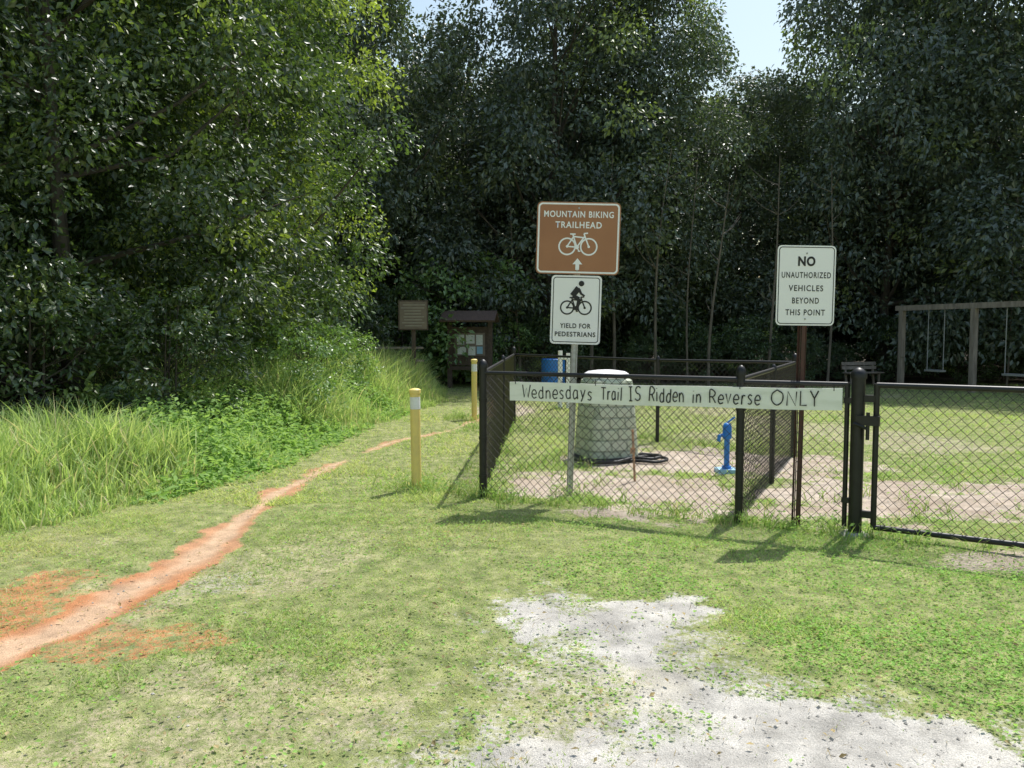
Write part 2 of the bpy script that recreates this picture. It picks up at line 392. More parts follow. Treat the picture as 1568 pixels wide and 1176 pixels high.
n = 5000; x, y = scatter(n, 2.4, 9, pw=.9); k = (bankx(y) - x < .3); x, y = x[k], y[k]; n = len(x)
P = np.stack([x, y, H(x, y) + .012 + .02 * rng.random(n)], 1); a = rng.random(n) * 6.283
A = np.stack([np.cos(a), np.sin(a), .25 * rng.standard_normal(n)], 1); Nn = unit(np.stack([.3 * rng.standard_normal(n), .3 * rng.standard_normal(n), np.ones(n)], 1))
st_ = rng.random(n) < .6; Ln = np.where(st_, .03 + .06 * rng.random(n), .015 + .025 * rng.random(n)); Wd = np.where(st_, .003, Ln * .5)
C = np.array([.50, .40, .24]) * (.4 + .9 * rng.random(n))[:, None]
V, F, CC = leaves(P, A, Nn, Ln, Wd, C)
obj('fallen_leaves', np_mesh('fallen_leaves', V, F, [M_grass], col=CC))

def tall_grass(name, cx, cy, hh, per, wid, rad, lean=(.15, .9), palette=((.33, .47, .17), (.63, .72, .36))):
    cx = np.repeat(cx, per); cy = np.repeat(cy, per); hh = np.repeat(hh, per); n = len(cx)
    x = cx + rng.standard_normal(n) * rad; y = cy + rng.standard_normal(n) * rad
    P = np.stack([x, y, H(x, y) - .01], 1)
    k = rng.random(n)[:, None]
    C = np.array(palette[0]) * (1 - k) + np.array(palette[1]) * k
    r = rng.random(n); C[r < .10] = (.68, .61, .42)
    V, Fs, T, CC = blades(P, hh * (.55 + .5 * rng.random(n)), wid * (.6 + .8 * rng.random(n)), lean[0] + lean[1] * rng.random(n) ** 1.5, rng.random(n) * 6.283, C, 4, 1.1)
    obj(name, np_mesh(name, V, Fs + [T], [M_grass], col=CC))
n = 3600
y = 5.2 + 17 * rng.random(n) ** 1.35; d = 2.9 * rng.random(n); x = bankx(y) - d
kind = fbm(x, y, .55, 2, 121) + .22 * ((x < -3.2) & (y < 8.2)) + .12 * (y > 10.5) - .12 * ((y > 7.6) & (y < 10.5))
g = kind > .48; hh = (.14 + .62 * sst(0, .9, d)) * (.6 + .75 * rng.random(n)) * (.70 + .45 * sst(8, 11.5, y))
tall_grass('tall_grass', x[g], y[g], hh[g], 16, .014, .06, lean=(.1, .8))
def weeds(name, cx, cy, hh, per, size, c0=(.20, .36, .10), c1=(.42, .58, .22)):
    m = len(cx); t = np.tile(np.linspace(.12, 1, per), m); cx = np.repeat(cx, per); cy = np.repeat(cy, per); hh = np.repeat(hh, per); n = len(cx)
    a = rng.random(n) * 6.283; rr = .03 + .13 * (1.05 - t) * rng.random(n) + .03
    x = cx + np.cos(a) * rr; y = cy + np.sin(a) * rr
    P = np.stack([x, y, H(x, y) + hh * t + .02 * rng.standard_normal(n)], 1)
    A = np.stack([np.cos(a), np.sin(a), -.1 + .5 * rng.standard_normal(n)], 1)
    Nn = unit(np.stack([.45 * rng.standard_normal(n), .45 * rng.standard_normal(n), np.ones(n)], 1))
    Ln = size * (.5 + .9 * rng.random(n)); k = (.5 * t + .5 * rng.random(n))[:, None]
    C = np.array(c0) * (1 - k) + np.array(c1) * k
    V, F, CC = leaves(P, A, Nn, Ln, Ln * .5, C)
    obj(name, np_mesh(name, V, F, [M_grass], col=CC))
n = 3600
y = 5.2 + 17 * rng.random(n) ** 1.35; d = 2.9 * rng.random(n) ** .9; x = bankx(y) + .05 - d
kind = fbm(x, y, .55, 2, 121) + .22 * ((x < -3.2) & (y < 8.2)) + .12 * (y > 10.5) - .12 * ((y > 7.6) & (y < 10.5))
g = kind < .58; cl_ = .5 + .85 * fbm(x, y, 1.6, 2, 161)
hh = (.07 + .46 * sst(0, .8, d)) * (.35 + .8 * rng.random(n)) * cl_ * (.8 + .3 * sst(8, 11.5, y))
weeds('leafy_weeds', x[g], y[g], hh[g], 28, .075)
px = []; py = []
for (ax, ay, bx, by, k) in [(-.26, 7.25, 1.8, 6.3, 60), (1.8, 6.28, 2.6, 5.88, 28), (2.7, 5.8, 4.4, 4.7, 30), (-.26, 7.3, .03, 13.5, 80), (.03, 13.5, 3.4, 9.7, 70)]:
    for i in range(k):
        u = random.random(); px.append(ax + (bx - ax) * u + random.gauss(0, .07)); py.append(ay + (by - ay) * u + random.gauss(0, .07))
for (ax, ay, s, k) in [(-.914, 7.6, .14, 26), (-.3, 7.2, .18, 34), (2.55, 5.85, .12, 16), (1.8, 6.3, .1, 10), (.52, 7.3, .12, 10), (-1.0, 14, .3, 40), (-.35, 12.6, .35, 50), (.5, 9.5, .3, 25), (.9, 9.7, .3, 15), (1.2, 7.6, .8, 22), (3.2, 7.3, .9, 26), (.3, 8.6, .4, 25)]:
    for i in range(k): px.append(ax + random.gauss(0, s)); py.append(ay + random.gauss(0, s))
px = np.array(px); py = np.array(py)
tall_grass('fence_line_grass', px, py, .07 + .13 * rng.random(len(px)), 9, .007, .035, lean=(.3, .9), palette=((.22, .36, .10), (.42, .54, .2)))
k = rng.random(len(px)) < .35
weeds('fence_line_weeds', px[k], py[k], .06 + .12 * rng.random(k.sum()), 16, .035)

# pebbles
n = 26000; x, y = scatter(n, 2.3, 9.0); cl, cl2, gr, sa = masks(x, y)
k = rng.random(n) < np.maximum(gr, sa * .6) * .6; x, y = x[k], y[k]; n = len(x)
s = .0025 + .007 * rng.random(n) ** 3
oct_ = np.array([(1, 0, 0), (0, 1, 0), (-1, 0, 0), (0, -1, 0), (0, 0, .7), (0, 0, -.7)], float)
V = np.stack([x, y, H(x, y) + s * .3], 1)[:, None, :] + oct_[None] * s[:, None, None] * (.7 + .6 * rng.random((n, 6, 1)))
tri = np.array([(0, 1, 4), (1, 2, 4), (2, 3, 4), (3, 0, 4), (1, 0, 5), (2, 1, 5), (3, 2, 5), (0, 3, 5)])
F = (np.arange(n) * 6)[:, None, None] + tri[None]
obj('gravel', np_mesh('gravel', V.reshape(-1, 3), F.reshape(-1, 3), [M_stone]))

# ------------------------------------------------------------ trees
def make_tree(name, h, r, zlow, ncl, npc, leafL, seed, c0, c1, cy=(.34, .42, .11), prof=.6, yfrac=.05, clr=(.3, .7), stems=1, ml=None, flat=.75):
    rs = np.random.default_rng(seed)
    ph = rs.random() * 6.28
    u = rs.random(ncl) ** .85; th = rs.random(ncl) * 6.283
    env = r * np.clip(np.sin(np.pi * (.16 + .79 * u)), .05, 1) ** prof * (1 + .2 * np.sin(3 * th + ph + 5 * u) + .16 * np.sin(5 * th + 2 * ph - 9 * u))
    rad = env * (1 - .75 * rs.random(ncl) ** 2.2)
    bendx = .12 * h * math.sin(ph) * .3
    Cc = np.stack([np.cos(th) * rad + bendx * u, np.sin(th) * rad, zlow + (h - zlow) * u], 1)
    cr = clr[0] + (clr[1] - clr[0]) * rs.random(ncl) ** 1.5; cr *= (1.1 - .25 * u)
    ct = rs.random(ncl)
    wts = cr ** 2; wts /= wts.sum()
    idx = np.repeat(np.arange(ncl), np.maximum(8, (wts * ncl * npc).astype(int))); n = len(idx)
    g = rs.standard_normal((n, 3)); g = unit(g) * (rs.random(n) ** .4)[:, None]
    off = g * cr[idx][:, None] * np.array([1.2, 1.2, flat]); off[:, 2] -= .2 * (off[:, 0] ** 2 + off[:, 1] ** 2) / cr[idx]
    P = Cc[idx] + off
    P[:, 2] = np.maximum(P[:, 2], .08)
    outw = unit(off + np.stack([np.cos(th[idx]), np.sin(th[idx]), np.zeros(n)], 1) * .25)
    A = outw + rs.standard_normal((n, 3)) * .6 + np.array([0, 0, -.35])
    Nn = unit(np.array([0, 0, .6]) + outw * .8 + rs.standard_normal((n, 3)) * .55)
    Ln = leafL * (.5 + .9 * rs.random(n))
    k = (.5 * ct[idx] + .5 * rs.random(n))[:, None]
    C = np.array(c0) * (1 - k) + np.array(c1) * k
    yel = ct[idx] > 1 - yfrac; C[yel] = C[yel] * .35 + np.array(cy) * .65
    C *= (.75 + .5 * rs.random(n))[:, None]
    V, F, CC = leaves(P, A, Nn, Ln, Ln * .55, C)
    mb = MB(); R = random.Random(seed)
    for sidx in range(stems):
        sx0 = (R.random() - .5) * r * .5 * (stems > 1); sy0 = (R.random() - .5) * r * .5 * (stems > 1)
        tr = max(.03, h * .013 / (1 if stems == 1 else 1.6)); pts = []; ra = []
        for i in range(9):
            q = i / 8
            pts.append((sx0 + bendx * q + .07 * h * .12 * math.sin(3 * q + ph), sy0 + .01 * h * math.cos(4 * q + ph), -.1 + (h * .93) * q)); ra.append(tr * (1.25 if i == 0 else 1 - .88 * q))
        mb.path(pts, ra, 8)
        for j in range(int(10 + h * 1.1)):
            c = Cc[R.randrange(ncl)]
            zt = max(.15 * h, c[2] - R.random() * .22 * h - .1 * h); q = min(.93, (zt + .1) / (h * .93)); i = min(7, int(q * 8)); f = q * 8 - i
            p0 = Vector(pts[i]).lerp(Vector(pts[i + 1]), f); rr = ra[i] * (1 - f) + ra[i + 1] * f
            p3 = Vector(c); mid = p0.lerp(p3, .5) + Vector((0, 0, -.05 * h * R.random()))
            mb.path([p0, mid, p3], [rr * .5, rr * .3, .008], 5, cap=False)
    nb = len(mb.V); VB = np.array([tuple(v) for v in mb.V])
    q4 = [f for f in mb.F if len(f) == 4]
    Fq = np.concatenate([np.array(q4), F + nb])
    Vt = np.concatenate([VB, V]); Ct = np.concatenate([np.full((nb, 3), .1), CC])
    mi = np.concatenate([np.ones(len(q4)), np.zeros(len(F))])
    return np_mesh(name, Vt, Fq, [ml or M_leaf, M_bark], col=Ct, midx=mi)
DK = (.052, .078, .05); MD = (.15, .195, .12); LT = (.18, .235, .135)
T = [make_tree('forest_tree_a', 14, 3.5, 1.2, 480, 120, .155, 1, DK, MD, prof=.5, clr=(.32, .95)),
     make_tree('forest_tree_b', 14, 3.3, 2.0, 440, 128, .155, 2, DK, LT, prof=.55, clr=(.32, .95)),
     make_tree('forest_tree_c', 13, 3.8, .8, 480, 120, .15, 3, DK, MD, prof=.45, clr=(.32, .95))]
TL = [make_tree('rear_tree_a', 14, 3.7, 1.0, 300, 36, .34, 5, DK, MD, prof=.45, ml=M_rear), make_tree('rear_tree_b', 14, 3.7, 1.5, 300, 36, .34, 6, DK, MD, prof=.5, ml=M_rear)]
NT = [make_tree('edge_tree_a', 10.5, 3.1, .9, 620, 120, .095, 11, (.036, .066, .028), (.125, .185, .068), prof=.42, yfrac=.08, clr=(.22, .68), ml=M_nleaf),
      make_tree('edge_tree_b', 11, 2.6, 1.0, 560, 125, .098, 12, (.045, .085, .032), (.16, .24, .08), cy=(.42, .50, .13), prof=.5, yfrac=.25, clr=(.22, .65), ml=M_nleaf)]  # edge_tree_b: many yellow-green clumps paint sunlit highlights into the leaf colour
SH = [make_tree('shrub_a', 2.0, 1.0, .2, 80, 60, .085, 21, (.13, .24, .08), (.34, .48, .17), prof=.4, clr=(.15, .32), stems=3, ml=M_nleaf),
      make_tree('shrub_b', 2.6, 1.2, .2, 90, 62, .10, 22, (.045, .08, .03), (.13, .20, .07), prof=.45, clr=(.18, .35), stems=3, ml=M_nleaf)]  # shrub_b: understory shade is put into its darker leaf colours
def put(name, me, x, y, s=1, sz=None, rz=None, z=None):
    return obj(name, me, (x, y, float(H(x, y)) - .03 if z is None else z), (0, 0, random.random() * 6.28 if rz is None else rz), (s, s, sz or s))
FR = [(1.2, 25.5, 0, 1.0, 1.12), (4.3, 26.4, 1, .78, .97), (11.9, 25.8, 2, .95, 1.25), (15.8, 24.0, 0, 1.15, 1.2), (20, 22.5, 1, 1.2, 1.15), (-5.4, 24.0, 1, .9, 1.15),
      (-8.5, 23, 2, 1, 1.1), (8.3, 29.0, 2, .85, .80), (-1.7, 29.5, 2, .85, .88), (24.5, 18, 2, 1.1, 1.15), (14.5, 30, 1, 1.0, 1.05), (2.2, 28.5, 2, .75, 1.0)]
for x, y, k, s, sz in FR: put('oak_tree', T[k], x, y, s, sz)
for row, (yy, step) in enumerate([(34, 4.2), (42, 6)]):
    for i in range(int(-32 / step), int(44 / step)):
        x = i * step + random.uniform(-1, 1) + 2; y = yy + random.uniform(-1.5, 1.5); q = x / y
        top = 1.5 + y * (.30 if .0 < q < .5 else (.33 if -.22 < q < .62 else .42)) - .5 + random.uniform(-.8, 0)
        put('oak_tree', TL[random.randrange(2)], x, y, random.uniform(1.0, 1.2), top / 14)
for x, y in [(28, 12), (29, 5), (-14, 20), (-19, 16), (-21, 9), (-22, 2), (-13, 28), (-19, 26), (30, 24)]:
    put('oak_tree', TL[random.randrange(2)], x, y, 1.15, 1.1)
for x, y, k, s, sz in [(-6.3, 11.6, 0, 1, 1.02), (-4.75, 14.6, 1, .92, 1.02), (-9.4, 9.2, 0, 1.02, 1.0), (-8.2, 14.8, 1, 1.15, 1.1), (-12.5, 12, 0, 1.1, 1.1), (-6.9, 18.6, 0, .95, 1.12), (-12, 6, 1, 1.1, 1)]:
    put('broadleaf_tree', NT[k], x, y, s, sz)
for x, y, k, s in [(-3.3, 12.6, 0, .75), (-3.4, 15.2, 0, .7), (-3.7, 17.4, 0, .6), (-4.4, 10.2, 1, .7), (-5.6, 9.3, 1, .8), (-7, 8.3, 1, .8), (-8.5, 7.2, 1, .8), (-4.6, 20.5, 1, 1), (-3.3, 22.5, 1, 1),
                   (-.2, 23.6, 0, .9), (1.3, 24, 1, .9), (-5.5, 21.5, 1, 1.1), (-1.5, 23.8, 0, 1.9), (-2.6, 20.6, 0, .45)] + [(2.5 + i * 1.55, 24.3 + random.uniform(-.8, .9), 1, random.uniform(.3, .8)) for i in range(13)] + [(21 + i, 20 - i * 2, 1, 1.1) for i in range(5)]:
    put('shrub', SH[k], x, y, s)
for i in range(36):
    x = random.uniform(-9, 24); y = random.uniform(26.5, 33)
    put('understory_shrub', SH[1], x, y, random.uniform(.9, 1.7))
# slender saplings at the shaded forest edge
for i, (x, y) in enumerate([(2.3, 23.4), (3.0, 24.0), (4.1, 23.2), (5.2, 23.8), (5.7, 23.1), (7.6, 23.6), (9.2, 23.3), (13.8, 22.4), (.2, 23.9)]):
    mb = MB(); z0 = float(H(x, y)); hgt = 5.5 + random.random() * 2; lx = random.uniform(-.5, .5); r0 = random.uniform(.028, .06)
    pts = [(lx * q * q + .06 * math.sin(5 * q + i), .05 * math.cos(4 * q + i), -.1 + hgt * q) for q in [j / 8 for j in range(9)]]
    mb.path(pts, [r0 * (1 - .75 * j / 8) for j in range(9)], 7)
    for j in range(7):
        q = 3 + random.randrange(5); p0 = Vector(pts[q]); an = random.random() * 6.28; ln = .5 + random.random() * .8
        mb.path([p0, p0 + Vector((math.cos(an) * ln * .5, math.sin(an) * ln * .5, ln * .25)), p0 + Vector((math.cos(an) * ln, math.sin(an) * ln, ln * .7))], [r0 * .3, r0 * .2, .004], 5, cap=False)
    mb.build('sapling_tree', [M_pbark], True, loc=(x, y, z0))

# ------------------------------------------------------------ chain link fence
GH = lambda x, y: float(H(x, y))
def chain(mb, A, B, z0, z1, r=.0022, pitch=.075, m=0):
    A = Vector((*A, 0)); B = Vector((*B, 0)); d = B - A; Ln = d.length; d.normalize(); nrm = Vector((-d.y, d.x, 0)); h = z1 - z0
    za = GH(A.x, A.y); zb = GH(B.x, B.y)
    for sgn in (1, -1):
        c = -h
        while c < Ln + h:
            zs = []
            for xx in (0, Ln):
                zz = (xx - c) / sgn
                if 0 <= zz <= h: zs.append(zz)
            for zz in (0, h):
                xx = c + sgn * zz
                if 0 <= xx <= Ln: zs.append(zz)
            if len(zs) >= 2 and max(zs) - min(zs) > .02:
                pp = []
                for zz in (min(zs), max(zs)):
                    xx = c + sgn * zz; p = A + d * xx + nrm * (.0025 * sgn)
                    p.z = z0 + zz + za + (zb - za) * xx / Ln; pp.append(p)
                mb.tube(pp[0], pp[1], r, n=4, m=m, cap=False)
            c += pitch
def post(mb, x, y, h, r, m=0):
    z = GH(x, y)
    mb.tube((x, y, z - .1), (x, y, z + h), r, n=14, m=m)
    mb.loft((x, y, z + h), [(r * 1.18, -.03), (r * 1.2, .0), (r * 1.05, .02), (r * .7, .04), (r * .2, .052)], 14, 2, m)
def rail(mb, a, b, z, r=.019, m=0):
    mb.tube((a[0], a[1], GH(*a) + z), (b[0], b[1], GH(*b) + z), r, n=10, m=m)
PA = (-.262, 7.255); PB = (1.80, 6.30); PC = (2.50, 5.97); PG = (2.56, 5.92); PBL = (.03, 13.4); PBR = (3.42, 9.7); PBM = (2.02, 11.1)
fence = bpy.data.objects.new('chain_link_fence', None); COL.objects.link(fence)
mb = MB()
post(mb, *PA, 1.21, .036); post(mb, *PB, 1.2, .032); post(mb, *PBL, 1.22, .032); post(mb, *PBR, 1.2, .032); post(mb, *PBM, 1.15, .026)
post(mb, *PG, 1.2, .048)
mid = (PB[0] * .5 + PBR[0] * .5, PB[1] * .5 + PBR[1] * .5); post(mb, *mid, 1.15, .026)
mid2 = (PA[0] * .5 + PBL[0] * .5, PA[1] * .5 + PBL[1] * .5); post(mb, *mid2, 1.15, .026)
for a, b_ in ((PA, PB), (PB, PBR), (PBR, PBM), (PBM, PBL), (PBL, PA)): rail(mb, a, b_, 1.14)
rail(mb, PB, PC, 1.12)
mb.tube((PC[0], PC[1], .05), (PC[0], PC[1], 1.13), .018, n=10)
for z in (.25, 1.0): mb.box(((PC[0] + PG[0]) / 2, (PC[1] + PG[1]) / 2, z), (.12, .03, .04), rz=-.6)
for z in (.2, .55, .9):
    mb.loft((*PA, z), [(.041, -.012), (.041, .012)], 14, 2); mb.loft((*PB, z), [(.037, -.012), (.037, .012)], 14, 2)
mb.build('posts_and_rails', [M_black], True, parent=fence)
mb = MB()
for a, b_ in ((PA, PB), (PB, PC), (PB, PBR), (PBR, PBM), (PBM, PBL), (PBL, PA)): chain(mb, a, b_, .03, 1.14)
mb.build('wire_mesh', [M_black], parent=fence)
mb = MB(); mb.loft((*PG, GH(*PG)), [(.11, -.05), (.11, .0), (.08, .025)], 12, 2); mb.build('post_footing', [M_conc], True, parent=fence)

gate = bpy.data.objects.new('chain_link_gate', None); COL.objects.link(gate)
gd = Vector((.84, -.54)).normalized(); G0 = (2.665, 5.85); G1 = (G0[0] + gd.x * 3.6, G0[1] + gd.y * 3.6)
mb = MB()
def up(p, z): return (p[0], p[1], z)
mb.tube(up(G0, .07), up(G0, 1.13), .021, n=10); mb.tube(up(G1, .07), up(G1, 1.13), .021, n=10)
mb.tube(up(G0, 1.12), up(G1, 1.12), .021, n=10); mb.tube(up(G0, .07), up(G1, .07), .021, n=10)
gm = ((G0[0] + G1[0]) / 2, (G0[1] + G1[1]) / 2); mb.tube(up(gm, .07), up(gm, 1.12), .018, n=10)
for z in (.16, 1.02): mb.box(((G0[0] + PG[0]) / 2, (G0[1] + PG[1]) / 2, z), (.14, .035, .05), rz=-.6)
mb.box(((G0[0] + PG[0]) / 2 - .01, (G0[1] + PG[1]) / 2 - .04, .86), (.16, .05, .07), rz=-.6)
mb.tube((2.60, 5.84, .72), (2.60, 5.84, .92), .014, n=8); mb.tube((2.60, 5.84, .8), (2.50, 5.86, .84), .012, n=8)
mb.build('gate_frame', [M_black], True, parent=gate)
mb = MB(); chain(mb, G0, G1, .08, 1.11); mb.build('wire_mesh', [M_black], parent=gate)
mb = MB(); pe = (G1[0] + gd.x * .1, G1[1] + gd.y * .1); post(mb, *pe, 1.2, .048); mb.build('end_post', [M_black], True, parent=gate)

# ------------------------------------------------------------ sign tools
def rrect(w, h, r, n=6, cx=0, cz=0):
    P = []
    for qx, qz, a0 in ((1, 1, 0), (-1, 1, 90), (-1, -1, 180), (1, -1, 270)):
        for i in range(n + 1):
            a = math.radians(a0 + 90 * i / n)
            P.append((cx + qx * (w / 2 - r) + r * math.cos(a), cz + qz * (h / 2 - r) + r * math.sin(a)))
    return P
def panel(mb, w, h, r, cz, t=.003, m=0, y=0):
    P = rrect(w, h, r, cz=cz); n = len(P); b = len(mb.V)
    for yy in (y, y + t):
        for x, z in P: mb.V.append(Vector((x, yy, z)))
    mb.F.append(tuple(range(b, b + n))); mb.M.append(m); mb.F.append(tuple(range(b + n, b + 2 * n))[::-1]); mb.M.append(m)
    for i in range(n):
        j = (i + 1) % n; mb.F.append((b + j, b + i, b + n + i, b + n + j)); mb.M.append(m)
def ring2(mb, P, Q, y, m):
    b = len(mb.V); n = len(P)
    for x, z in P + Q: mb.V.append(Vector((x, y, z)))
    for i in range(n):
        j = (i + 1) % n; mb.F.append((b + i, b + j, b + n + j, b + n + i)); mb.M.append(m)
def circ(cx, cz, r, n=28): return [(cx + r * math.cos(2 * math.pi * i / n), cz + r * math.sin(2 * math.pi * i / n)) for i in range(n)]
class Stamp:
    def __init__(s, mb, m, y): s.mb = mb; s.m = m; s.y = y
    def nx(s): s.y -= .0002; return s.y
    def line(s, p, q, w, w2=None):
        w2 = w2 or w; dx, dz = q[0] - p[0], q[1] - p[1]; l = math.hypot(dx, dz); nx_, nz_ = -dz / l, dx / l
        s.mb.flat([(p[0] - nx_ * w / 2, p[1] - nz_ * w / 2), (q[0] - nx_ * w2 / 2, q[1] - nz_ * w2 / 2), (q[0] + nx_ * w2 / 2, q[1] + nz_ * w2 / 2), (p[0] + nx_ * w / 2, p[1] + nz_ * w / 2)], s.nx(), s.m)
    def disc(s, c, r): s.mb.flat(circ(c[0], c[1], r), s.nx(), s.m)
    def ring(s, c, r, w): ring2(s.mb, circ(c[0], c[1], r), circ(c[0], c[1], r - w), s.nx(), s.m)
    def poly(s, P): s.mb.flat(P, s.nx(), s.m)
def bike(st, cx, cz, k, w):
    p = lambda x, z: (cx + x * k, cz + z * k)
    R_, F_, B_, S_, Hd, St = p(-1, 0), p(1, 0), p(-.1, -.05), p(-.42, .92), p(.58, .92), p(-.5, 1.12)
    for c in (R_, F_): st.ring(c, .82 * k, w * 1.1); st.disc(c, w * .9)
    for a, b_ in ((R_, B_), (B_, Hd), (S_, p(.6, .82)), (B_, St), (R_, S_), (F_, p(.52, 1.2)), (p(.52, 1.2), p(.9, 1.25)), (p(-.75, 1.14), p(-.25, 1.14))): st.line(a, b_, w)
    st.disc(B_, w * 1.5); st.line(B_, p(.1, -.4), w * .8); st.line(p(0, -.42), p(.25, -.42), w * .8)
def glyphs(body, bold, spacing=1.0):
    cu = bpy.data.curves.new('txt', 'FONT'); cu.body = body; cu.size = 1; cu.offset = bold; cu.resolution_u = 4; cu.space_character = spacing
    o = bpy.data.objects.new('txt', cu); COL.objects.link(o); bpy.context.view_layer.update()
    dg = bpy.context.evaluated_depsgraph_get(); me = bpy.data.meshes.new_from_object(o.evaluated_get(dg))
    bpy.data.objects.remove(o)
    v = np.array([tuple(q.co) for q in me.vertices]); return me, v.min(0), v.max(0)
def text(body, cx, cz, w, h, m, parent, y=-.003, bold=.018, spacing=1.08):
    me, lo, hi = glyphs(body, bold, spacing)
    sx = w / (hi[0] - lo[0]); sz = h / (hi[1] - lo[1])
    for q in me.vertices:
        q.co = (cx + (q.co.x - (lo[0] + hi[0]) / 2) * sx, y, cz + (q.co.y - (lo[1] + hi[1]) / 2) * sz)
    me.materials.clear(); me.materials.append(m); me.update()
    obj('lettering_' + body.split()[0].lower(), me, parent=parent)
def uchannel(mb, x, y, z0, z1, w=.05, d=.03, m=0):
    mb.box((x, y, (z0 + z1) / 2), (w * .5, .004, z1 - z0), m=m)
    for s in (-1, 1):
        mb.box((x + s * w * .32, y + d / 2, (z0 + z1) / 2), (.004, d, z1 - z0), m=m, rz=s * .25)
        mb.box((x + s * w * .47, y + d, (z0 + z1) / 2), (w * .24, .004, z1 - z0 - .002), m=m)

SA = bpy.data.objects.new('mountain_biking_trailhead_sign', None); COL.objects.link(SA); SA.location = (.535, 7.37, GH(.52, 7.37)); SA.rotation_euler = (0, math.radians(1.6), math.radians(-3))
mb = MB(); uchannel(mb, 0, .012, -.15, 2.6, m=0); mb.build('post', [M_galv], parent=SA)
mb = MB(); cz = 2.36; panel(mb, .755, .65, .045, cz, m=0, y=-.006)
ring2(mb, rrect(.735, .63, .04, cz=cz), rrect(.705, .60, .028, cz=cz), -.0075, 1)
st = Stamp(mb, 1, -.0075); bike(st, 0, cz - .075, .098, .013)
st.poly([(-.017, cz - .285), (.017, cz - .285), (.017, cz - .235), (.045, cz - .235), (0, cz - .18), (-.045, cz - .235), (-.017, cz - .235)])
for zz in (cz + .27, cz - .295):
    b0 = len(mb.V); mb.loft((0, 0, 0), [(.009, 0), (.007, .004)], 8, 2, 2)
    for i in range(b0, len(mb.V)): v = mb.V[i]; mb.V[i] = Vector((v.x, -.0085 - v.z, zz + v.y))
mb.build('brown_panel', [M_brown, M_white, M_galv], parent=SA)
text('MOUNTAIN BIKING', 0, cz + .215, .63, .058, M_white, SA, y=-.0085, bold=.022, spacing=1.15)
text('TRAILHEAD', 0, cz + .12, .42, .058, M_white, SA, y=-.0085, bold=.022, spacing=1.15)
mb = MB(); cz = 1.712; panel(mb, .457, .625, .035, cz, m=0, y=-.003)
ring2(mb, rrect(.425, .593, .028, cz=cz), rrect(.411, .579, .022, cz=cz), -.0045, 1)
st = Stamp(mb, 1, -.0045); k = .08; bz = cz + .02; bike(st, 0, bz, k, .012)
P = lambda x, z: (x * k, bz + z * k)
st.disc(P(.55, 2.75), .025)
st.line(P(-.45, 1.35), P(.25, 2.25), .05, .055); st.line(P(.2, 2.2), P(.55, 1.6), .026, .02); st.line(P(.5, 1.62), P(.95, 1.35), .02, .016)
st.line(P(-.4, 1.35), P(.35, 1.0), .042, .03); st.line(P(.33, 1.05), P(.1, -.15), .03, .02); st.line(P(.02, -.2), P(.36, -.2), .018)
mb.build('white_panel', [M_white, M_ink], parent=SA)
text('YIELD FOR', 0, cz - .145, .28, .044, M_ink, SA, y=-.006, bold=.02, spacing=1.15); text('PEDESTRIANS', 0, cz - .222, .37, .044, M_ink, SA, y=-.006, bold=.02, spacing=1.15)

SB = bpy.data.objects.new('no_unauthorized_vehicles_sign', None); COL.objects.link(SB); SB.location = (2.235, 6.2, GH(2.22, 6.2)); SB.rotation_euler = (0, math.radians(.6), math.radians(3))
mb = MB(); uchannel(mb, 0, .012, -.15, 2.12, w=.06, m=0); mb.build('post', [M_brown_post], parent=SB)
mb = MB(); cz = 1.87; panel(mb, .457, .61, .035, cz, m=0, y=-.004)
ring2(mb, rrect(.435, .588, .028, cz=cz), rrect(.423, .576, .022, cz=cz), -.0055, 1)
for zz in (cz + .245, cz - .255):
    b0 = len(mb.V); mb.loft((0, 0, 0), [(.008, 0), (.006, .004)], 8, 2, 2)
    for i in range(b0, len(mb.V)): v = mb.V[i]; mb.V[i] = Vector((v.x, -.006 - v.z, zz + v.y))
mb.build('panel', [M_white, M_ink, M_galv], parent=SB)
text('NO', -.0, cz + .185, .135, .075, M_ink, SB, y=-.0065, bold=.04, spacing=1.1)
for s_, z_, w_ in (('UNAUTHORIZED', .08, .385), ('VEHICLES', -.02, .27), ('BEYOND', -.115, .21), ('THIS POINT', -.205, .31)):
    text(s_, 0, cz + z_, w_, .046, M_ink, SB, y=-.006, bold=.014, spacing=1.2)

# hand lettered board on the fence
a = Vector((-.0, 7.105, 1.0)); b_ = Vector((2.46, 5.955, 1.0)); d = b_ - a; Lb = d.length; yaw = math.atan2(d.y, d.x)
RB = bpy.data.objects.new('hand_lettered_trail_sign', None); COL.objects.link(RB); RB.location = (a + b_) / 2 + Vector((-.02, -.04, 0)); RB.rotation_euler = (0, math.radians(-.4), yaw)
mb = MB(); ns = 24
for i in range(ns + 1):
    x = -Lb / 2 + Lb * i / ns; sag = -.008 * math.cos(math.pi * x / Lb) + .003 * math.sin(x * 5)
    for yy, zz in ((0, -.082), (0, .082), (.016, .082), (.016, -.082)): mb.V.append(Vector((x, yy, zz + sag)))
for i in range(ns):
    for k in range(4):
        k2 = (k + 1) % 4; mb.F.append((4 * i + k, 4 * i + 4 + k, 4 * i + 4 + k2, 4 * i + k2)); mb.M.append(0)
mb.F.append((0, 1, 2, 3)); mb.M.append(0); e_ = 4 * ns; mb.F.append((e_ + 3, e_ + 2, e_ + 1, e_)); mb.M.append(0)
for xx in (-1.30, -.56, .62, 1.30):
    mb.tube((xx, -.004, .062), (xx, -.004, .115), .003, n=6, m=1)
mb.build('board', [M_boardw, M_black], parent=RB)
